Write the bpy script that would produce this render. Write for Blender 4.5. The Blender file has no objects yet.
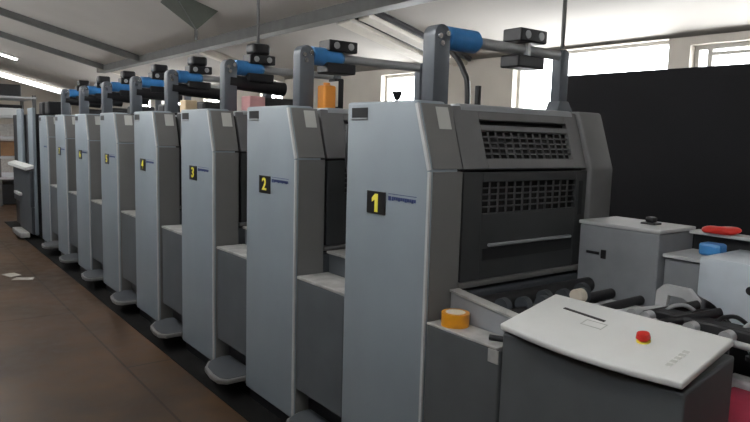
import bpy, bmesh, math, random
from mathutils import Matrix, Vector
R = math.radians
S = bpy.context.scene
COL = S.collection
random.seed(4)

# ------------------------------------------------------------------ materials
def mat(name, col, rough=.5, metal=0, var=.12, scale=6, bump=0, spec=.5):
    m = bpy.data.materials.new(name); m.use_nodes = True
    nt = m.node_tree; b = nt.nodes['Principled BSDF']
    b.inputs['Roughness'].default_value = rough; b.inputs['Metallic'].default_value = metal
    b.inputs['Specular IOR Level'].default_value = spec
    tc = nt.nodes.new('ShaderNodeTexCoord'); n = nt.nodes.new('ShaderNodeTexNoise')
    n.inputs['Scale'].default_value = scale; n.inputs['Detail'].default_value = 5
    nt.links.new(tc.outputs['Object'], n.inputs['Vector'])
    r = nt.nodes.new('ShaderNodeValToRGB')
    r.color_ramp.elements[0].position = .3; r.color_ramp.elements[1].position = .7
    r.color_ramp.elements[0].color = tuple(c*(1-var) for c in col)+(1,)
    r.color_ramp.elements[1].color = tuple(min(1, c*(1+var)) for c in col)+(1,)
    nt.links.new(n.outputs['Fac'], r.inputs['Fac']); nt.links.new(r.outputs['Color'], b.inputs['Base Color'])
    if bump:
        bp = nt.nodes.new('ShaderNodeBump'); bp.inputs['Strength'].default_value = bump; bp.inputs['Distance'].default_value = .01
        nt.links.new(n.outputs['Fac'], bp.inputs['Height']); nt.links.new(bp.outputs['Normal'], b.inputs['Normal'])
    return m

def glow(name, col, s):
    m = bpy.data.materials.new(name); m.use_nodes = True; nt = m.node_tree
    b = nt.nodes['Principled BSDF']
    b.inputs['Base Color'].default_value = col+(1,); b.inputs['Emission Color'].default_value = col+(1,)
    b.inputs['Emission Strength'].default_value = s
    return m

M = dict(
    panel=mat('blue_grey_paint', (.25, .292, .328), .42, var=.06, scale=3),
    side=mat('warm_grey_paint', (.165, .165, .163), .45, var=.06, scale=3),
    guard=mat('guard_grey', (.15, .152, .155), .45, var=.1),
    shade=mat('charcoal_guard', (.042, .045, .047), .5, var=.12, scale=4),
    bay=mat('bay_grey_paint', (.092, .104, .115), .5, var=.12, scale=4),
    lower=mat('slate_grey_paint', (.062, .07, .08), .5, var=.12, scale=4),
    dark=mat('dark_machine', (.018, .018, .02), .5, var=.3),
    black=mat('black_plastic', (.012, .012, .014), .4, var=.2),
    base_shade=mat('base_shade_black', (.006, .006, .006), .8, var=.3, spec=.15),
    wire=mat('guard_wire', (.10, .10, .105), .4, .3, var=.1),
    tube=mat('light_tube', (.34, .36, .38), .35, .3, var=.06),
    ledge=mat('worn_steel', (.42, .42, .41), .45, .2, var=.25, scale=14),
    steel=mat('brushed_steel', (.45, .46, .47), .35, .25, var=.1, scale=9),
    post=mat('post_grey', (.13, .145, .165), .4, .2, var=.12),
    blue=mat('blue_sleeve', (.05, .22, .52), .35, var=.2, scale=12),
    desk=mat('pale_grey_desk', (.66, .67, .66), .4, var=.03, scale=8),
    cab=mat('console_grey', (.085, .092, .098), .5, var=.12, scale=5),
    box=mat('feeder_cover_grey', (.25, .262, .28), .5, var=.12, scale=6),
    pale=mat('pale_blue_cover', (.52, .58, .64), .45, var=.08, scale=7),
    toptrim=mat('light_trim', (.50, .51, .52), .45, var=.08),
    yellow=mat('number_yellow', (.95, .85, .10), .5, var=.02),
    ink=mat('ink_blue', (.03, .05, .16), .5, var=.05),
    label=mat('label_paper', (.5, .51, .49), .6, var=.05),
    red=mat('red_plastic', (.62, .03, .02), .35, var=.05),
    crimson=mat('crimson_wrap', (.42, .03, .07), .5, var=.2),
    orange=mat('orange_tape', (.72, .30, .02), .35, var=.12, scale=20),
    core=mat('tape_core', (.8, .72, .6), .7, var=.05),
    can=mat('orange_canister', (.85, .34, .06), .4, var=.06),
    pink=mat('pink_box', (.62, .33, .33), .6, var=.1),
    beige=mat('beige_box', (.62, .48, .31), .7, var=.1),
    card=mat('cardboard', (.36, .20, .10), .8, var=.12, scale=9),
    rag=mat('white_rag', (.62, .62, .62), .9, var=.2, scale=30, bump=.5),
    bolt=mat('bolt_chrome', (.7, .7, .7), .25, .9, var=.05),
    wall=mat('wall_plaster', (.58, .54, .48), .85, var=.06, scale=2),
    ceil=mat('ceiling_plaster', (.50, .475, .44), .9, var=.05, scale=.8),
    beam=mat('beam_paint', (.11, .11, .105), .6, var=.12),
    rafter=mat('rafter_paint', (.72, .68, .60), .7, var=.06),
    frame=mat('window_frame', (.55, .53, .49), .5, var=.04),
    board=mat('black_board', (.009, .009, .0115), .65, var=.15, scale=1.2, spec=.25),
    hood=mat('dark_green_sheet', (.09, .10, .085), .5, var=.1),
    paper=mat('paper_scrap', (.42, .40, .36), .8, var=.05),
    pile=mat('paper_pile', (.42, .40, .37), .85, var=.15, scale=25),
    lamp=glow('tube_light', (1, .98, .95), 24),
    lamp_wide=glow('strip_light', (1, .98, .95), 4),
)
# floor: brown sheet flooring with seams, worn patches and dust
def floor_mat():
    m = bpy.data.materials.new('brown_floor'); m.use_nodes = True; nt = m.node_tree; N = nt.nodes; L = nt.links
    b = N['Principled BSDF']; tc = N.new('ShaderNodeTexCoord')
    n1 = N.new('ShaderNodeTexNoise'); n1.inputs['Scale'].default_value = 1.1; n1.inputs['Detail'].default_value = 6
    n2 = N.new('ShaderNodeTexNoise'); n2.inputs['Scale'].default_value = 9; n2.inputs['Detail'].default_value = 6
    for n in (n1, n2): L.new(tc.outputs['Object'], n.inputs['Vector'])
    b.inputs['Specular IOR Level'].default_value = .3
    r = N.new('ShaderNodeValToRGB')
    e = r.color_ramp.elements; e[0].position = .35; e[1].position = .68
    e[0].color = (.05, .030, .018, 1); e[1].color = (.15, .085, .046, 1)
    L.new(n1.outputs['Fac'], r.inputs['Fac'])
    r2 = N.new('ShaderNodeValToRGB'); e = r2.color_ramp.elements; e[0].position = .4; e[1].position = .75
    e[0].color = (.8, .8, .8, 1); e[1].color = (1.25, 1.25, 1.2, 1)
    L.new(n2.outputs['Fac'], r2.inputs['Fac'])
    mx = N.new('ShaderNodeMixRGB'); mx.blend_type = 'MULTIPLY'; mx.inputs[0].default_value = 1
    L.new(r.outputs[0], mx.inputs[1]); L.new(r2.outputs[0], mx.inputs[2])
    mp = N.new('ShaderNodeMapping'); mp.inputs['Location'].default_value = (.3, .43, 0)
    L.new(tc.outputs['Object'], mp.inputs['Vector'])
    bk = N.new('ShaderNodeTexBrick'); bk.inputs['Scale'].default_value = 1; bk.inputs['Mortar Size'].default_value = .008
    bk.inputs['Brick Width'].default_value = 3.1; bk.inputs['Row Height'].default_value = 1.5
    bk.inputs['Color1'].default_value = (1, 1, 1, 1); bk.inputs['Color2'].default_value = (.86, .86, .88, 1); bk.inputs['Mortar'].default_value = (.3, .28, .27, 1)
    L.new(mp.outputs[0], bk.inputs['Vector'])
    m2 = N.new('ShaderNodeMixRGB'); m2.blend_type = 'MULTIPLY'; m2.inputs[0].default_value = 1
    L.new(mx.outputs[0], m2.inputs[1]); L.new(bk.outputs['Color'], m2.inputs[2]); L.new(m2.outputs[0], b.inputs['Base Color'])
    r3 = N.new('ShaderNodeMapRange'); r3.inputs['To Min'].default_value = .2; r3.inputs['To Max'].default_value = .5
    L.new(n2.outputs['Fac'], r3.inputs['Value']); L.new(r3.outputs[0], b.inputs['Roughness'])
    return m
M['floor'] = floor_mat()
def glass_mat():
    m = bpy.data.materials.new('window_glass'); m.use_nodes = True; nt = m.node_tree; nt.nodes.clear()
    o = nt.nodes.new('ShaderNodeOutputMaterial'); t = nt.nodes.new('ShaderNodeBsdfTransparent'); g = nt.nodes.new('ShaderNodeBsdfGlossy')
    g.inputs['Roughness'].default_value = .05; mx = nt.nodes.new('ShaderNodeMixShader'); mx.inputs[0].default_value = .06
    nt.links.new(t.outputs[0], mx.inputs[1]); nt.links.new(g.outputs[0], mx.inputs[2]); nt.links.new(mx.outputs[0], o.inputs[0])
    return m
M['glass'] = glass_mat()

# ------------------------------------------------------------------ mesh helpers
class MB:
    def __init__(s): s.bm = bmesh.new()
    def box(s, x0, x1, y0, y1, z0, z1, bev=0, mx=None, seg=2):
        r = bmesh.ops.create_cube(s.bm, size=1)
        v = r['verts']
        for q in v:
            q.co = Vector(((x0+x1)/2+q.co.x*(x1-x0), (y0+y1)/2+q.co.y*(y1-y0), (z0+z1)/2+q.co.z*(z1-z0)))
        if bev:
            es = list({e for q in v for e in q.link_edges})
            rr = bmesh.ops.bevel(s.bm, geom=es, offset=bev, segments=seg, affect='EDGES', profile=.5)
            v = list({q for f in rr['faces'] for q in f.verts} | {q for q in v if q.is_valid})
        if mx: bmesh.ops.transform(s.bm, matrix=mx, verts=v)
        return s
    def prism(s, pts, a0, a1, axis='y', bev=0, seg=2):
        """pts: 2-D outline; axis y -> (x,z), axis x -> (y,z), axis z -> (x,y)"""
        def P(p, a): return {'y': (p[0], a, p[1]), 'x': (a, p[0], p[1]), 'z': (p[0], p[1], a)}[axis]
        A = [s.bm.verts.new(P(p, a0)) for p in pts]; B = [s.bm.verts.new(P(p, a1)) for p in pts]
        n = len(pts); fs = [s.bm.faces.new(A), s.bm.faces.new(B[::-1])]
        for i in range(n): fs.append(s.bm.faces.new((A[i], B[i], B[(i+1) % n], A[(i+1) % n])))
        bmesh.ops.recalc_face_normals(s.bm, faces=fs)
        if bev:
            es = list({e for f in fs for e in f.edges})
            bmesh.ops.bevel(s.bm, geom=es, offset=bev, segments=seg, affect='EDGES', profile=.5)
        return s
    def cyl(s, p0, p1, r0, r1=None, n=20):
        p0 = Vector(p0); p1 = Vector(p1); d = p1-p0
        mx = Matrix.Translation((p0+p1)/2) @ d.to_track_quat('Z', 'Y').to_matrix().to_4x4()
        bmesh.ops.create_cone(s.bm, cap_ends=True, segments=n, radius1=r0, radius2=r0 if r1 is None else r1, depth=d.length, matrix=mx)
        return s
    def sph(s, c, r, sc=(1, 1, 1)):
        bmesh.ops.create_uvsphere(s.bm, u_segments=16, v_segments=10, radius=r, matrix=Matrix.Translation(c) @ Matrix.Diagonal((*sc, 1)))
        return s
    def ring(s, c, r0, r1, z0, z1, n=32):
        pr = [(r0, z0), (r1, z0), (r1, z1), (r0, z1)]
        V = [[s.bm.verts.new((c[0]+r*math.cos(2*math.pi*i/n), c[1]+r*math.sin(2*math.pi*i/n), z)) for r, z in pr] for i in range(n)]
        for i in range(n):
            for k in range(4):
                s.bm.faces.new((V[i][k], V[(i+1) % n][k], V[(i+1) % n][(k+1) % 4], V[i][(k+1) % 4]))
        return s
    def tube(s, pts, r, n=8):
        pts = [Vector(p) for p in pts]; rings = []
        up = Vector((.3, .5, .8))
        for i, p in enumerate(pts):
            t = (pts[min(i+1, len(pts)-1)]-pts[max(i-1, 0)]).normalized()
            a = t.cross(up).normalized(); b = t.cross(a)
            rings.append([s.bm.verts.new(p+r*(a*math.cos(2*math.pi*k/n)+b*math.sin(2*math.pi*k/n))) for k in range(n)])
        for i in range(len(pts)-1):
            for k in range(n):
                s.bm.faces.new((rings[i][k], rings[i][(k+1) % n], rings[i+1][(k+1) % n], rings[i+1][k]))
        s.bm.faces.new(rings[0][::-1]); s.bm.faces.new(rings[-1])
        return s
    def build(s, name, m, parent=None, smooth=False):
        bmesh.ops.recalc_face_normals(s.bm, faces=s.bm.faces[:])
        me = bpy.data.meshes.new(name); s.bm.to_mesh(me); s.bm.free()
        me.materials.append(M[m])
        if smooth:
            me.polygons.foreach_set('use_smooth', [True]*len(me.polygons))
            me.set_sharp_from_angle(angle=R(40))
        o = bpy.data.objects.new(name, me); COL.objects.link(o)
        if parent: o.parent = parent
        return o

def bez(p, n=14):
    p = [Vector(q) for q in p]; out = []
    for i in range(len(p)-1):
        a, b = p[i], p[i+1]; t0 = (p[min(i+1, len(p)-1)]-p[max(i-1, 0)])/2; t1 = (p[min(i+2, len(p)-1)]-p[i])/2
        for k in range(n):
            t = k/n; h = 2*t**3-3*t*t+1
            out.append(a*h+t0*(t**3-2*t*t+t)+b*(-2*t**3+3*t*t)+t1*(t**3-t*t))
    return out+[p[-1]]

def thing(name, label, cat, loc=(0, 0, 0), group=None):
    o = bpy.data.objects.new(name, None); COL.objects.link(o); o.location = loc; o.empty_display_size = .1
    return tag(o, label, cat, group)
def tag(o, label, cat, group=None):
    o['label'] = label; o['category'] = cat
    if group: o['group'] = group
    return o
def struct(o): o['kind'] = 'structure'; return o
def dup(root, loc, label, group=None):
    r = root.copy(); COL.objects.link(r); r.location = loc; r['label'] = label
    if group: r['group'] = group
    for ch in list(root.children):
        c = ch.copy(); COL.objects.link(c); c.parent = r
        for g in list(ch.children):
            d = g.copy(); COL.objects.link(d); d.parent = c
    return r
def text(name, s, size, m, parent, mx):
    cu = bpy.data.curves.new(name, 'FONT'); cu.body = s; cu.size = size; cu.extrude = .0015; cu.offset = size*.018
    cu.align_x = 'CENTER'; cu.align_y = 'CENTER'
    t = bpy.data.objects.new(name+'_tmp', cu); COL.objects.link(t)
    bpy.context.view_layer.update()
    me = bpy.data.meshes.new_from_object(t.evaluated_get(bpy.context.evaluated_depsgraph_get()))
    bpy.data.objects.remove(t)
    me.name = name; me.transform(mx); me.materials.clear(); me.materials.append(M[m])
    o = bpy.data.objects.new(name, me); COL.objects.link(o); o.parent = parent
    return o

# ------------------------------------------------------------------ setting
X0, X1, Y0, Y1 = -27, 6, -2.35, 5.0
def cz(y): return 2.69+.25*(Y1-y)
struct(MB().box(X0, X1, Y0, Y1+.3, -.12, 0).build('floor', 'floor'))
struct(MB().prism([(Y0-.2, cz(Y0-.2)), (Y1+.3, cz(Y1+.3)), (Y1+.3, cz(Y1+.3)+.15), (Y0-.2, cz(Y0-.2)+.15)], X0-.2, X1+.2, 'x').build('ceiling', 'ceil'))
# back wall with its window openings
wins = [(-3.43, -1.32, 1.2, 2.655), (-1.09, .62, 1.2, 2.565), (-6.26, -5.1, 1.2, 2.55), (-10.6, -9.6, 1.2, 2.5), (-13.75, -12.3, 1.2, 2.5),
        (-16.9, -15.3, 1.2, 2.5), (-19.2, -17.9, 1.2, 2.5), (1.2, 3.4, 1.2, 2.565)]
def wall_with_windows(name, ya, yb, wins, top):
    w = MB(); xs = X0
    for x0, x1, z0, z1 in sorted(wins):
        w.box(xs, x0, ya, yb, 0, top); w.box(x0, x1, ya, yb, 0, z0); w.box(x0, x1, ya, yb, z1, top); xs = x1
    w.box(xs, X1, ya, yb, 0, top)
    return struct(w.build(name, 'wall'))
wall_with_windows('wall_back', Y1, Y1+.25, wins, cz(Y1+.25)+.02)
fill_wins = [(x, x+1.2, 2.6, 3.6) for x in (-21, -18.5, -16, -13.5, -11, -8.5, -5.8, -2.6, 1.4)]  # unseen front windows, added as soft fill for the panel fronts
wall_with_windows('wall_front', Y0-.2, Y0, fill_wins, cz(Y0)+.02)
for nm, xa, xb in (('wall_left', X0-.2, X0), ('wall_right', X1, X1+.2)):
    struct(MB().prism([(Y0, 0), (Y1, 0), (Y1, cz(Y1)), (Y0, cz(Y0))], xa, xb, 'x').build(nm, 'wall'))
def window(i, x0, x1, z0, z1, y, bars):
    f = MB(); t = .045
    for a, b in ((x0, x0+t), (x1-t, x1)): f.box(a, b, y, y+.07, z0, z1)
    for a, b in ((z0, z0+t), (z1-t, z1)): f.box(x0+t, x1-t, y, y+.07, a, b)
    for b in bars: f.box(*b[:2], y+.005, y+.065, *b[2:])
    fo = struct(f.build('window_%d' % i, 'frame'))
    MB().box(x0+t, x1-t, y+.03, y+.036, z0+t, z1-t).build('pane', 'glass', fo)
for i, (x0, x1, z0, z1) in enumerate(wins):
    bars = []
    if i == 0: bars = []
    elif i in (1, 7): bars = [(x0+.13, x0+.18, z0, z1), (x0+.18, x1, 2.455, 2.49)]
    else: bars = [((x0+x1)/2-.02, (x0+x1)/2+.02, z0, z1)] if i > 2 else []
    window(i+1, x0, x1, z0, z1, Y1+.1, bars)
for i, (x0, x1, z0, z1) in enumerate(fill_wins):
    window(i+9, x0, x1, z0, z1, Y0-.12, [((x0+x1)/2-.02, (x0+x1)/2+.02, z0, z1)])
struct(MB().box(X0+.01, X1-.01, Y0+.001, Y0+.03, 0.001, 2.5).build('wall_front_bounce_cut', 'dark'))  # unseen dark panel added to cut bounce light off the front wall
# ceiling beam along the hall, rafters between beam and wall
struct(MB().box(-16.2, X1, 3.02, 3.24, cz(3.13)-.13, cz(3.13)+.05, .01).build('trim_1', 'beam'))
def rafter(i, x, w, y0, y1, m='rafter', dr=.12):
    struct(MB().prism([(y0, cz(y0)-dr), (y1, cz(y1)-dr), (y1, cz(y1)+.02), (y0, cz(y0)+.02)], x-w/2, x+w/2, 'x').build('trim_%d' % i, m))
k = 2
for x, w in ((-4.83, .3), (-4.38, .22), (-9.6, .2), (-15.5, .22)):
    rafter(k, x, w, 3.25, 4.99); k += 1
for x in (-15.5, -12.6):
    rafter(k, x, .13, -2.3, 3.0, 'beam', .13); k += 1
# dark tubes added as the shadow edges beside the white rafters
for x in (-5.02, -4.62, -4.2):
    o = MB().tube([(x, 3.3, cz(3.3)-.0425), (x, 4.97, cz(4.97)-.0425)], .04).build('shadow_strip', 'dark')
    tag(o, {-5.02: 'dark strip for the shadow along the left edge of the wide white rafter', -4.62: 'dark strip for the shadow in the gap between the two white rafters',
            -4.2: 'dark strip for the shadow along the right edge of the narrow white rafter'}[x], 'shadow_strip', 'shadow strips beside the white rafters')

struct(MB().box(-9.5, 1.5, -.13, 1.3, .0005, .006, .002).build('trim_20', 'base_shade'))  # thin dark strip added for the shade along the foot of the press

# black partition in front of the windows
p = struct(MB().box(-2.42, 4.5, 4.55, 4.62, 0, 2.285, .008).build('wall_partition', 'board'))
for x in (.9, 2.7):
    MB().box(x-.012, x+.012, 4.545, 4.551, .02, 2.27).build('board_joint', 'black', p)

# ------------------------------------------------------------------ printing unit
def make_unit():
    t = thing('printing_unit', '', 'printing press unit')
    w, a, zc, zt = .55, .462, 1.425, 1.692
    sc = MB().prism([(0, .07), (w, .07), (w, zc), (a, zt), (0, zt)], 0, .15, 'y', .012, 3).build('side_cover', 'panel', t, True)
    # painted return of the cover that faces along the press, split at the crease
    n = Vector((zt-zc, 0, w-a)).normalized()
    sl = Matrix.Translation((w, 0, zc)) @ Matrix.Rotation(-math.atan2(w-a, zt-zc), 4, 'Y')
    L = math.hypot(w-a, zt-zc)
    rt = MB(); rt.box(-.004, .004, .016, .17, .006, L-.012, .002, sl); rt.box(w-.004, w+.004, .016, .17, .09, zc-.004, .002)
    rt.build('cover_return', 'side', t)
    ed = MB(); ed.box(-.012, .003, -.003, .007, .004, L-.012, .001, sl); ed.box(w-.010, w+.002, -.003, .007, .085, zc-.004, .001)  # pale strip carries both wear and the edge highlight in its colour
    ed.build('worn_edge_highlight', 'toptrim', t)['label'] = 'light worn edge of the cover with its highlight painted in'
    MB().box(.004, .0055, .085, .15, L-.115, L-.025, 0, sl).build('paper_sticker', 'label', t)['label'] = 'small white paper sticker'
    g = MB(); g.box(.035, .15, -.0015, .004, 1.625, 1.668, .001); g.build('grip_recess', 'black', sc)
    g = MB(); g.box(.032, .153, -.006, .0, 1.617, 1.625, .002); g.build('grip_lip', 'tube', sc)
    g = MB(); g.box(.306, .322, -.002, .001, 1.292, 1.31)
    for i in range(11): g.box(.328+i*.0138, .3385+i*.0138, -.002, .001, 1.293+(.003 if i % 3 else 0), 1.309)
    g.box(.306, .48, -.0015, .001, 1.318, 1.3205); g.build('maker_mark', 'ink', t)['label'] = 'small dark blue maker mark beside the number'
    MB().prism([(0, .07), (w, .07), (w, zc), (a, zt), (0, zt)], 1.02, 1.2, 'y', .012, 3).build('drive_side_cover', 'guard', t, True)
    MB().box(.03, .50, .172, 1.018, .0, 1.40, .01).prism([(.03, 1.4), (.50, 1.4), (.415, 1.655), (.03, 1.655)], .172, 1.018, 'y').build('machine_frame', 'dark', t)
    # hood bar on the top edge
    MB().cyl((.425, .25, 1.668), (.425, .985, 1.668), .024).box(.30, .425, .25, .985, 1.655, 1.69, .004).build('hood_bar', 'tube', t, True)
    # upper guard, leaning back
    def guard(name, mx, H, ya, yb, oy0, oy1, v0, v1, slot, m):
        f = MB(); d0, d1 = -.012, .012
        f.box(d0, d1, ya, oy0, 0, H, .003, mx); f.box(d0, d1, oy1, yb, 0, H, .003, mx)
        f.box(d0, d1, oy0, oy1, 0, v0, .003, mx)
        if slot:
            f.box(d0, d1, oy0, oy1, v1, slot[0], .003, mx); f.box(d0, d1, oy0, oy1, slot[1], H, .003, mx)
        else: f.box(d0, d1, oy0, oy1, v1, H, .003, mx)
        o = f.build(name, m, t)
        gr = MB(); nn = 12; rows = 5
        for i in range(1, nn):
            y = oy0+(oy1-oy0)*i/nn; gr.box(-.003, .004, y-.004, y+.004, v0, v1, 0, mx)
        for j in range(1, rows):
            v = v0+(v1-v0)*j/rows; gr.box(-.003, .004, oy0, oy1, v-.0032, v+.0032, 0, mx)
        gr.build('grille', 'wire', o)
        return o
    gx = Matrix.Translation((.515, 0, zc)) @ Matrix.Rotation(-math.atan2(w-a, zt-zc), 4, 'Y')
    guard('upper_guard', gx, L-.015, .2, 1.015, .345, .925, .045, .165, (.19, .212), 'guard')
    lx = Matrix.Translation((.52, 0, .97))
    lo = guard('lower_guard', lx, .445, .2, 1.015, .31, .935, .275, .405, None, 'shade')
    MB().box(.012, .03, .35, .9, .137, .15, .004, lx).build('light_bar', 'tube', lo)
    MB().box(.0115, .0135, .32, .92, .08, .13, .0, lx).build('pocket', 'black', lo)
    MB().box(.0115, .0135, .955, .985, .24, .4, 0, lx).build('slot', 'black', lo)
    MB().box(.50, .545, .18, 1.0, .945, .968, .006).build('front_ledge', 'side', t)
    MB().box(.03, .54, .17, 1.0, .07, .93, .01).build('lower_housing', 'lower', t)
    MB().box(.02, .53, .02, 1.18, 0, .068).build('plinth', 'black', t)
    return t
U = make_unit()
# the lower bay that bridges to the next unit on the left, with its foot plate
def make_bay(t):
    MB().box(-.43, -.012, .012, 1.0, .24, .82, .006).box(-.43, -.012, .2, 1.0, .82, .935, .004).build('bay_housing', 'bay', t)
    MB().box(-.432, -.008, .008, .199, .821, .836, .004).build('bay_ledge', 'ledge', t)
    MB().box(-.432, -.008, .185, .9, .936, .95, .004).build('bay_shelf', 'ledge', t)
    MB().box(-.43, -.012, .09, .9, 0, .239).build('bay_plinth', 'black', t)
    pts = [(-.01, .088), (-.01, -.11), (-.05, -.15), (-.15, -.155), (-.28, -.135), (-.37, -.075), (-.41, .02), (-.41, .088)]
    f = MB().prism(pts, .095, .125, 'z', .008); fo = f.build('foot_plate', 'side', t)
    q = [(x*.93-.013, y*.86) for x, y in pts]
    MB().prism(q, .125, .1285, 'z').build('tread_pad', 'lower', fo)
    for i, (y, z) in enumerate(((.235, 1.6), (.27, 1.62), (.30, 1.58))):
        MB().tube(bez([(-.30+.02*i, y, .951), (-.31, y+.02, 1.2), (-.335+.01*i, y, 1.45), (-.36, y+.02, z)], 8), .011).build('air_hose', 'black', t)
XS = [0, -.99, -2.0, -3.04, -4.07, -5.07, -6.06, -7.05]
digits = ['1', '2', '3', '4', '5', '6', '7', None]
make_bay(U)
labels = [
    'grey printing unit with yellow number 1 on its cover, nearest, its grilles facing the feeder',
    'grey printing unit with yellow number 2 on its cover, just behind number 1',
    'grey printing unit with yellow number 3 on its cover, between numbers 2 and 4',
    'grey printing unit with yellow number 4 on its cover, third one behind number 1',
    'grey printing unit with yellow number 5 on its cover, narrow in the view',
    'grey printing unit with number 6, sixth along the press from the feeder',
    'grey printing unit with number 7, second from the delivery end',
    'grey printing unit standing against the delivery, the last one with no number']
units = []
for i, x in enumerate(XS):
    u = U if i == 0 else dup(U, (x, 0, 0), labels[i])
    u['label'] = labels[i]; u['group'] = 'units of the printing press'; units.append(u)
for c in list(units[-1].children):        # the delivery closes the last bay
    if c.name.split('.')[0] in ('bay_housing', 'bay_ledge', 'bay_shelf', 'bay_plinth', 'foot_plate', 'air_hose'):
        for g in list(c.children): bpy.data.objects.remove(g)
        bpy.data.objects.remove(c)
for u, d in zip(units, digits):
    if not d: continue
    np_ = MB().box(.165, .29, -.005, -.0005, 1.228, 1.322, .001).build('number_plate', 'black', u)
    if d == '1':
        MB().prism([(.222, 1.236), (.243, 1.236), (.243, 1.312), (.224, 1.312), (.203, 1.294), (.203, 1.276), (.222, 1.288)], -.0075, -.0055, 'y').build('number', 'yellow', np_)
        continue
    text('number', d, .092, 'yellow', np_, Matrix.Translation((.228, -.007, 1.274)) @ Matrix.Rotation(R(90), 4, 'X') @ Matrix.Diagonal((1.1, 1, 1, 1)))

# ------------------------------------------------------------------ overhead rails over the units
def make_rail():
    t = thing('overhead_rail', '', 'overhead rail')
    def post(y, w, z1, x0=.12, x1=.2):
        pts = [(y-w/2, 1.695), (y+w/2, 1.695), (y+w/2, z1-w/2)]
        pts += [(y+w/2*math.cos(R(a)), z1-w/2+w/2*math.sin(R(a))) for a in range(20, 180, 20)] + [(y-w/2, z1-w/2)]
        return MB().prism(pts, x0, x1, 'x', .006)
    po = post(.365, .095, 2.05).build('post', 'post', t, True)
    for dy, dz in ((-.022, 1.995), (.022, 2.01), (-.01, 1.965)):
        MB().cyl((.2, .365+dy, dz), (.212, .365+dy, dz), .012).build('bolt', 'bolt', po, True)
    pr = post(1.255, .07, 2.03, .13, .19); pr.prism([(1.19, 1.695), (1.34, 1.695), (1.29, 1.76), (1.22, 1.76)], .12, .2, 'x', .004)
    pr.build('post', 'post', t, True)
    MB().cyl((.16, .413, 1.998), (.16, .60, 1.998), .052, n=24).cyl((.16, .60, 1.998), (.16, .63, 1.998), .045, .03, n=24).build('blue_sleeve', 'blue', t, True)
    MB().cyl((.16, .40, 1.998), (.16, 1.25, 1.998), .026).build('cross_bar', 'steel', t, True)
    c = MB().box(.10, .22, .86, 1.06, 2.03, 2.095, .008).build('clamp', 'black', t)
    for y in (.91, 1.01): MB().cyl((.22, y, 2.064), (.224, y, 2.064), .02, n=16).build('clamp_bolt', 'steel', c, True)
    MB().box(.10, .22, .85, 1.05, 1.905, 1.965, .008).build('clamp', 'black', t)
    MB().box(.12, .2, .94, .96, 1.96, 2.035).build('clamp_link', 'steel', t)
    return t
RL = make_rail()
# the second rail carries its clamp close to the sleeve: a shared mesh, shifted along the bar
rlab = ['overhead rail with blue sleeve over unit number 1, nearest', 'overhead rail with blue sleeve over unit number 2',
        'overhead rail with blue sleeve over unit number 3', 'overhead rail with blue sleeve over unit number 4',
        'overhead rail with blue sleeve over unit number 5', 'overhead rail with blue sleeve over unit number 6',
        'overhead rail with blue sleeve over unit number 7', 'overhead rail over the last unit beside the delivery']
for i, x in enumerate(XS):
    r = RL if i == 0 else dup(RL, (x-(.06 if i != 3 else .14), -.06, 0), rlab[i])
    r['label'] = rlab[i]; r['group'] = 'overhead rails with blue sleeves'
    if i:
        for c in r.children:
            if c.name.startswith('clamp'): c.location.y = -.36
        if i > 1:
            MB().box(.10, .22, .52, .66, 2.0955, 2.175, .02).build('sensor_head', 'black', r)
            MB().cyl((.16, .36, 1.90), (.16, .80, 1.87), .05, n=16).build('drive_motor', 'black', r, True)
            MB().box(.06, .26, .60, .85, 1.70, 1.80, .02).build('valve_block', 'dark', r)
        else:
            MB().box(.12, .20, .56, .62, 1.695, 1.88, .008).build('short_post', 'dark', r)
for i, lab in ((0, 'thin grey pipe from ceiling to the rear post over unit 1'), (2, 'thin grey pipe from ceiling down over unit 3')):
    y = 1.262 if i == 0 else .53
    z0 = 2.035 if i == 0 else 2.18
    tag(MB().cyl((XS[i]+(.16 if i == 0 else .10), y, z0), (XS[i]+(.16 if i == 0 else .10), y, cz(y)+.01), .011).build('drop_pipe', 'beam', None, True), lab, 'pipe')

# things left standing on the units
def canister(x, y, z):
    t = thing('canister', 'orange canister with pale rim standing on top of unit 2', 'canister', (x, y, z))
    MB().box(-.04, .04, -.04, .04, 0, .14, .01).cyl((0, 0, .138), (0, 0, .155), .02).build('body', 'can', t)
    MB().box(-.055, .055, .041, .045, .02, .165, .002).build('label_card', 'label', t)
canister(-.83, .425, 1.691)
tag(MB().box(-1.86, -1.72, .38, .50, 1.691, 1.80, .01).build('box', 'pink'), 'pink box standing on top of unit 3', 'box')
tag(MB().box(-2.74, -2.62, .27, .37, 1.691, 1.79, .01).build('box', 'beige'), 'beige box standing on top of unit 4', 'box')
t = thing('oil_lamp_knob', 'small black knob on a thin stem on top of unit 1', 'knob', (.07, .22, 1.665))
t.name = 'lubricator_knob'
MB().cyl((0, 0, 0), (0, 0, .05), .006).build('stem', 'steel', t, True); MB().cyl((0, 0, .05), (0, 0, .085), .012, .024).build('head', 'black', t, True)

# black hose and pole behind unit 1
tag(MB().tube(bez([(-1.75, 2.02, 2.36), (-1.5, 2.02, 2.25), (-1.34, 2.02, 2.08), (-1.28, 2.02, 1.85), (-1.3, 2.02, .9), (-1.3, 2.02, .03)], 10), .022).build('hose', 'black', None, True),
    'thick black hose hanging in a curve behind unit 1', 'hose')
t = thing('bin_post', 'short black post on the floor behind unit 1', 'post', (-1.15, 2.0, 0)); t.name = 'floor_post'
MB().cyl((0, 0, 0), (0, 0, .02), .14).build('base', 'black', t, True); MB().cyl((0, 0, .02), (0, 0, 1.95), .024).build('pole', 'black', t, True)

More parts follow.
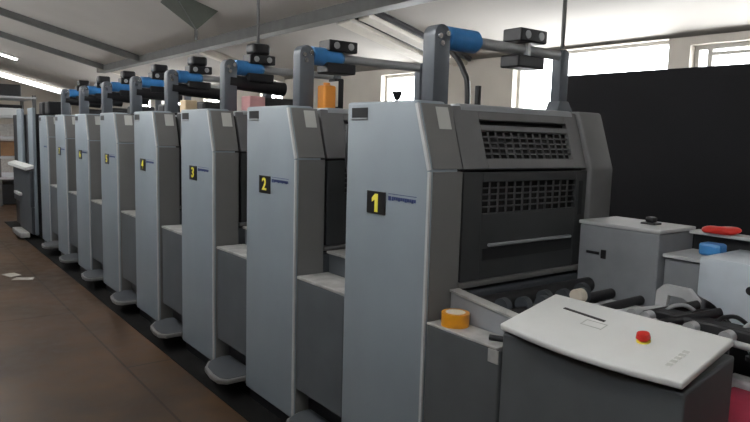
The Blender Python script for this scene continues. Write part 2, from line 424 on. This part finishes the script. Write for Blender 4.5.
# ------------------------------------------------------------------ feeder
F = thing('paper_feeder', 'dark paper feeder with grey side covers in front of unit 1', 'paper feeder', (.56, 0, 0))
def fb(x0, x1, y0, y1, z0, z1, b=0): return MB().box(x0-.56, x1-.56, y0, y1, z0, z1, b)
fb(.565, .934, .0, .118, .05, .838, .006).build('front_housing', 'cab', F)
fb(.565, .924, -.003, .118, .839, .848, .003).build('tool_ledge', 'ledge', F)
fb(.885, .932, -.004, .0, .79, .838, .001).build('end_plate', 'ledge', F)
MB().prism([(.005, .05), (.362, .05), (.362, .915), (.005, .95)], .12, .16, 'y', .004).build('side_frame', 'box', F)
MB().prism([(.004, .952), (.362, .917), (.362, .924), (.004, .96)], .115, .165, 'y').build('frame_edge', 'ledge', F)
fb(.565, .925, .165, .92, .5, .84, .004).box(.37, .72, .325, .92, .5, .84, .004).build('feed_table', 'dark', F)
for i in range(6):
    y = .335+i*.1
    fb(.60, 1.27, y, y+.045, .845, .856, .003).build('feed_belt', 'black', F)
for x, z, r in ((.64, .90, .035), (.76, .885, .022), (.90, .885, .02)):
    MB().cyl((x-.56, .17, z), (x-.56, .92, z), r).build('roller', 'dark', F, True)
for i in range(7):
    x = .66+.03*(i % 3); y = .25+i*.085
    MB().cyl((x-.56+.05, y, .905), (x-.56+.05, y+.03, .905), .034).build('press_wheel', 'lower', F, True)
MB().cyl((.80-.56, .60, .92), (.80-.56, .64, .92), .03).cyl((.80-.56, .62, .85), (.80-.56, .62, .91), .01).build('adjusting_knob', 'core', F, True)
fb(.80, 1.16, .70, .86, .857, .875, .004).build('sheet_guide', 'toptrim', F)
# suction head
h = fb(1.14, 1.50, .60, .68, .895, .945, .008).build('suction_head', 'dark', F)
for i in range(4):
    x = 1.17+i*.1
    MB().cyl((x-.56, .64, .845), (x-.56, .64, .896), .012).cyl((x-.56, .64, .842), (x-.56, .64, .856), .022).build('sucker', 'black', h, True)
for i in range(4):
    x = 1.16+i*.09
    MB().tube(bez([(x-.56, .65, .94), (x-.55, .68, .955), (x-.53, .74, .95), (x-.5, .80, .90), (x-.48, .82, .845)], 6), .008).build('air_tube', 'black' if i % 3 else 'steel', h, True)
MB().cyl((1.06-.56, .56, .915), (1.6-.56, .56, .905), .012).build('head_bar', 'steel', h, True)
for x in (1.09, 1.14, 1.30, 1.42): MB().cyl((x-.56, .535, .925), (x-.56, .575, .925), .022).build('thumb_wheel', 'steel', h, True)
for (x0, y0, z0), (x1, y1, z1), m in (((.98, .42, .87), (1.2, .80, .95), 'dark'), ((1.05, .36, .86), (1.32, .72, .96), 'black'), ((.90, .52, .87), (1.06, .80, .90), 'toptrim'), ((1.22, .36, .86), (1.40, .52, .89), 'dark')):
    MB().cyl((x0-.56, y0, z0), (x1-.56, y1, z1), .017).build('guide_rod', m, F, True)
MB().prism([(.47, .87), (.47, .97), (.50, 1.0), (.60, 1.0), (.64, .96), (.64, .93), (.58, .96), (.52, .96), (.51, .87)], .80, .83, 'y', .004).build('sheet_bracket', 'toptrim', F)
# far side covers
d = fb(.57, .957, .93, 1.22, .55, 1.175, .008).build('drive_side_box', 'box', F)
fb(.565, .962, .925, 1.225, 1.176, 1.192, .004).build('box_lid', 'toptrim', F)
MB().box(.13, .155, .924, .932, 1.03, 1.07, .002).build('lock', 'black', d); MB().box(.055, .12, .926, .932, 1.045, 1.057).build('handle_slot', 'black', d)
fb(.965, 1.15, .97, 1.2, .55, 1.08, .006).build('step_box', 'box', F)
fb(.965, 1.155, .95, 1.2, 1.081, 1.096, .003).build('step_lid', 'toptrim', F)
fb(.965, 1.95, 1.205, 1.24, .55, 1.165, .004).build('rear_cover', 'dark', F)
fb(.965, 1.96, 1.16, 1.245, 1.166, 1.18, .003).build('rear_rail', 'toptrim', F)
c = MB().prism([(.60, .97), (.60, 1.125), (1.25, 1.125), (1.25, .72), (.86, .72), (.80, .80), (.74, .89), (.66, .95)], .86, 1.19, 'y', .012).build('head_cover', 'pale', F, True)
MB().cyl((.80, .845, 1.03), (.80, .86, 1.03), .016).build('cover_screw', 'black', c, True)

# rag, cloths and small things on the feeder
def rag(name, c, r, m, lab, cat):
    b = bmesh.new(); bmesh.ops.create_icosphere(b, subdivisions=4, radius=r)
    rr = random.Random(len(lab))
    ph = [(Vector((rr.uniform(-1, 1), rr.uniform(-1, 1), rr.uniform(-1, 1)))*9/r*.12, rr.uniform(0, 6)) for _ in range(9)]
    for v in b.verts:
        n = v.co.copy(); k = 1+sum(.09*math.sin(w.dot(n)*3+p) for w, p in ph)
        v.co = Vector((n.x*k*1.35, n.y*k, max(n.z*k*.55, -r*.3)+r*.3))+Vector(c)
    mb = MB(); mb.bm.free(); mb.bm = b
    return tag(mb.build(name, m, None, True), lab, cat)
rag('cloth', (1.10, 1.18, 1.181), .045, 'red', 'red cloth lying on the rear rail of the feeder', 'cloth')
tag(MB().box(1.06, 1.15, 1.05, 1.12, 1.0975, 1.15, .012).build('ink_can', 'blue'), 'blue box lying beside the red cloth on the feeder', 'box')
t = thing('latch_block', 'small black block on the light lid of grey feeder box', 'block', (.82, 1.1, 1.18)); t.name = 'magnet_block'
MB().box(-.035, .035, -.03, .03, 0, .02, .004).build('foot', 'black', t); MB().box(-.02, .02, -.02, .02, .02, .045, .008).build('top', 'black', t)
t = thing('tape_roll', 'roll of orange tape on the ledge beside unit 1', 'tape', (.655, .062, .849))
MB().ring((0, 0), .038, .053, 0, .05).build('tape', 'orange', t, True); MB().ring((0, 0), .034, .0378, -.0, .051).build('core', 'core', t, True)
tag(MB().cyl((.85, .04, .8590), (.91, .07, .8590), .010).build('marker_pen', 'black', None, True), 'short black marker on the ledge beside the control console', 'marker')

# ------------------------------------------------------------------ control console
K = thing('control_console', 'grey control console with sloping pale desk top in front of the feeder', 'control console', (.93, 0, 0))
MB().prism([(.005, 0), (.285, 0), (.285, .955), (.005, .905)], .008, .632, 'x', .008).build('cabinet', 'cab', K)
tilt = math.atan2(.065, .29)
dm = Matrix.Translation((0, -.012, .918)) @ Matrix.Rotation(tilt, 4, 'X')
# desk top bows forward along its front edge
pts = [(.012, .0)]+[(.012+.622*i/10, -.026*math.sin(math.pi*i/10)) for i in range(1, 10)]+[(.634, 0), (.628, .30), (.012, .30)]
dt = MB().prism(pts, 0, .022, 'z', .006, 3); bmesh.ops.transform(dt.bm, matrix=dm, verts=dt.bm.verts[:]); dt = dt.build('desk_top', 'desk', K, True)
MB().box(-.083, .083, -.0055, .0055, .021, .0235, 0, dm @ Matrix.Translation((.195, .207, 0)) @ Matrix.Rotation(R(-5), 4, 'Z')).build('slot', 'black', dt)
lf = MB()
for a in ((.225, .30, .145, .147), (.225, .30, .18, .182), (.225, .227, .145, .182), (.298, .30, .145, .182)): lf.box(*a, .0215, .0232, 0, dm)
lf.build('label_outline', 'label', dt)
mk = MB()
for i in range(5):
    mk.box(.555+.0, .572, .06+i*.022, .074+i*.022, .0215, .0232, 0, dm)
mk.build('button_marks', 'label', dt)
es = MB().cyl((.44, .148, .022), (.44, .148, .026), .02)
bmesh.ops.transform(es.bm, matrix=dm, verts=es.bm.verts[:]); es = es.build('stop_button_base', 'yellow', K, True); es['label'] = 'yellow ring under the red stop button'
e2 = MB().cyl((.44, .148, .026), (.44, .148, .034), .012).cyl((.44, .148, .034), (.44, .148, .048), .021, .018)
bmesh.ops.transform(e2.bm, matrix=dm, verts=e2.bm.verts[:]); e2 = e2.build('stop_button', 'red', K, True); e2['label'] = 'red mushroom stop button'

# paper pile with red wrapping beside the console
t = thing('paper_pile', 'red wrapped paper pile with white sheets, right of the console', 'paper pile', (1.36, .34, 0))
MB().box(-.03, .46, .0, .515, 0, .09, .004).build('pallet', 'card', t)
MB().box(.0, .44, .01, .44, .09, .69, .008).build('red_wrap', 'crimson', t)
MB().box(-.03, .42, .45, .512, .09, .715, .004).build('white_sheets', 'rag', t)

# ------------------------------------------------------------------ delivery at the far end
D = thing('delivery_unit', 'tall grey delivery with stepped console at the far end of press', 'delivery unit', (-7.03, 0, 0))
MB().box(-.70, -.35, -.02, .02, .07, 1.80, .01).build('tall_panel', 'panel', D)
MB().box(-1.62, -1.22, -.02, .02, .07, 1.80, .01).build('tall_panel', 'panel', D)
MB().box(-2.3, -.45, .03, 1.1, .02, 1.72, .01).build('body', 'dark', D)
MB().box(-1.75, -.37, -.07, -.021, .45, .95, .01).box(-1.35, -.37, -.06, -.021, .08, .45, .01).build('console_body', 'lower', D)
MB().prism([(-.12, .955), (-.015, .985), (-.015, 1.03), (-.12, 1.0)], -1.9, -.36, 'x', .008).build('console_top', 'desk', D)
MB().box(-1.45, -1.0, -.115, -.072, .56, .60, .006).build('tray', 'toptrim', D)
MB().box(-1.1, -.45, -.20, -.075, .03, .10, .01).build('foot_plate', 'ledge', D)
for x in (-.6, -1.0):
    MB().box(x-.12, x+.12, .2, .5, 1.721, 1.90, .02).build('fan_housing', 'black', D)

# things beyond the delivery
t = thing('storage_rack', 'dark storage rack beyond the delivery at the left edge', 'rack', (-12.6, .1, 0))
for x in (-.7, .7):
    for y in (.03, .67): MB().box(x-.03, x+.03, y-.03, y+.03, 0, 2.15).build('upright', 'beam', t)
for z in (.52, .92, 1.3, 1.7, 2.08): MB().box(-.74, .74, -.02, .72, z, z+.04).build('shelf', 'toptrim', t)
tag(MB().box(-13.0, -12.1, .12, .7, .961, 1.24, .01).build('cardboard_box', 'card'), 'brown cardboard box on the rack beyond the delivery', 'box')
tag(MB().box(-13.2, -12.05, .12, .75, .01, .42, .02).build('storage_crate', 'black'), 'black crate on the floor under the rack', 'crate')
tag(MB().box(-13.1, -12.2, .14, .7, 1.341, 1.58, .01).build('carton', 'pile'), 'grey carton on the upper shelf of the rack', 'carton')
tag(MB().box(-13.2, -12.75, .14, .7, 1.741, 1.98, .02).build('crate', 'black'), 'black crate at the left on the shelf below the rack top', 'crate')
tag(MB().box(-12.65, -12.3, .10, .6, 1.741, 1.9, .02).build('carton', 'desk'), 'white carton beside the black crate on the rack', 'carton')
tag(MB().box(-12.9, -12.2, .10, .6, 2.121, 2.36, .03).build('motor_housing', 'dark'), 'dark housing lying on top of the storage rack', 'machine part')
t = thing('paper_stack', 'pale stack of paper on a pallet beyond the delivery', 'paper stack', (-14.6, -.2, 0))
MB().box(-.5, .5, -.4, .4, 0, .14, .01).build('pallet', 'card', t); MB().box(-.48, .48, -.38, .38, .141, .75, .006).build('paper', 'pile', t)
t = thing('paper_stack', 'tall pale stack of paper on a pallet behind the rack', 'paper stack', (-15.8, .9, 0))
MB().box(-.5, .5, -.4, .4, 0, .14, .01).build('pallet', 'card', t); MB().box(-.48, .48, -.38, .38, .141, 1.35, .006).build('paper', 'pile', t)

# scraps on the floor
for (x, y, a), lab in zip(((-5.2, -.62, .4), (-4.95, -.55, 1.2)), ('larger white paper scrap on the brown floor', 'smaller white paper scrap beside the larger one')):
    s = .10 if 'larger' in lab else .05
    o = MB().prism([(-s, -s*.6), (s, -s*.7), (s*.9, s*.5), (-s*.8, s*.7)], 0, .003, 'z').build('paper_scrap', 'paper'); o.location = (x, y, .001); o.rotation_euler.z = a
    tag(o, lab, 'paper scrap', 'paper scraps on the floor')

# ------------------------------------------------------------------ ceiling: strip lamps and the dark hood
slope = -math.atan(.25)
def strip(x, y, lab, n=2.2, drop=.06, rr=.018):
    t = thing('strip_lamp', lab, 'lamp', (x, y, cz(y)-drop), 'fluorescent strip lamps under the ceiling'); t.rotation_euler.x = slope
    MB().box(-.1, .1, -n/2, n/2, .0, .05, .006).build('housing', 'frame', t)
    MB().cyl((-rr-.02, -n/2+.05, -rr), (-rr-.02, n/2-.05, -rr), rr).build('tube', 'lamp' if rr < .05 else 'lamp_wide', t, True)
    MB().cyl((rr+.02, -n/2+.05, -rr), (rr+.02, n/2-.05, -rr), rr).build('tube', 'lamp' if rr < .05 else 'lamp_wide', t, True)
strip(-24.3, 2.9, 'long bright fluorescent strip under the ceiling at the far left', 2.7, .06, .07)
strip(-19.2, 1.2, 'fainter strip lamp nearer the middle of the hall, left edge', .9)
def added_strip(x, y, z, lab, n=1.5):  # lamps added out of view to light the upper panel fronts
    t = thing('added_strip_lamp', lab, 'lamp', (x, y, z), 'added strip lamps over the aisle, out of view')
    MB().box(-n/2, n/2, -.07, .07, .0, .05, .006).build('housing', 'frame', t)
    for q in (-.035, .035): MB().cyl((-n/2+.05, q, -.018), (n/2-.05, q, -.018), .016).build('tube', 'lamp', t, True)
    for q in (-n/2+.2, n/2-.2): MB().cyl((q, 0, .045), (q, 0, cz(y)-z+.004), .008).build('suspension_rod', 'beam', t, True)
for i, x in enumerate((2.2, -.3, -2.8, -5.3, -7.8)):
    added_strip(x, -.85, 2.6, 'added unseen strip lamp over the aisle in front of %s' % ('the feeder', 'unit 1', 'unit 3', 'unit 6', 'the delivery')[i])
t = thing('ceiling_hood', 'dark green upside down pyramid hood under the ceiling', 'hood', (-7.25, 2.2, 0))
b = MB(); zt = 3.62; s = .62
ax = Vector((-.02, .02, 3.06))
V = [b.bm.verts.new((s*math.cos(R(q)), s*math.sin(R(q)), 3.5)) for q in (-52, 38, 128, 218)]; A = b.bm.verts.new(ax)
for i in range(4): b.bm.faces.new((V[i], V[(i+1) % 4], A))
b.bm.faces.new(V[::-1]); b.build('sheet_cone', 'hood', t)
MB().tube([V_ for V_ in (Vector((s*math.cos(R(-52)), s*math.sin(R(-52)), 3.5)), ax)], .012).build('edge_seam', 'beam', t)
MB().cyl((0, 0, 3.5), (0, 0, cz(2.2)+.02), .03).build('hanger', 'beam', t); MB().cyl((-.02, .02, 2.92), (-.02, .02, 3.07), .025).build('outlet', 'beam', t)

# ------------------------------------------------------------------ light: overcast sky through the windows
w = bpy.data.worlds.new('sky'); S.world = w; w.use_nodes = True
nt = w.node_tree; bg = nt.nodes['Background']
tc = nt.nodes.new('ShaderNodeTexCoord'); sx = nt.nodes.new('ShaderNodeSeparateXYZ'); cr = nt.nodes.new('ShaderNodeValToRGB')
nt.links.new(tc.outputs['Generated'], sx.inputs[0]); nt.links.new(sx.outputs['Z'], cr.inputs['Fac'])
cr.color_ramp.elements[0].color = (.93, .95, .97, 1); cr.color_ramp.elements[1].color = (.9, .95, 1, 1)
nt.links.new(cr.outputs[0], bg.inputs['Color']); bg.inputs['Strength'].default_value = 13

# ------------------------------------------------------------------ camera
f, pitch, roll, yaw = 644.354576, .11586681, .02796323, .91862307
Fw = Vector((-math.sin(yaw)*math.cos(pitch), math.cos(yaw)*math.cos(pitch), -math.sin(pitch)))
Rt = Vector((math.cos(yaw), math.sin(yaw), 0)); Up = Rt.cross(Fw)
R2 = Rt*math.cos(roll)+Up*math.sin(roll); U2 = -Rt*math.sin(roll)+Up*math.cos(roll)
cd = bpy.data.cameras.new('camera'); cam = bpy.data.objects.new('camera', cd); COL.objects.link(cam)
cd.sensor_fit = 'HORIZONTAL'; cd.sensor_width = 36; cd.lens = f/750*36; cd.clip_start = .05
mw = Matrix((R2, U2, -Fw)).transposed().to_4x4(); mw.translation = (2.3481928, -1.6266249, 1.55); cam.matrix_world = mw
S.camera = cam
v = S.view_settings; v.view_transform = 'Standard'; v.look = 'None'; v.gamma = 1; v.use_curve_mapping = False; v.exposure = .3
try: S.cycles.use_denoising = True
except Exception: pass
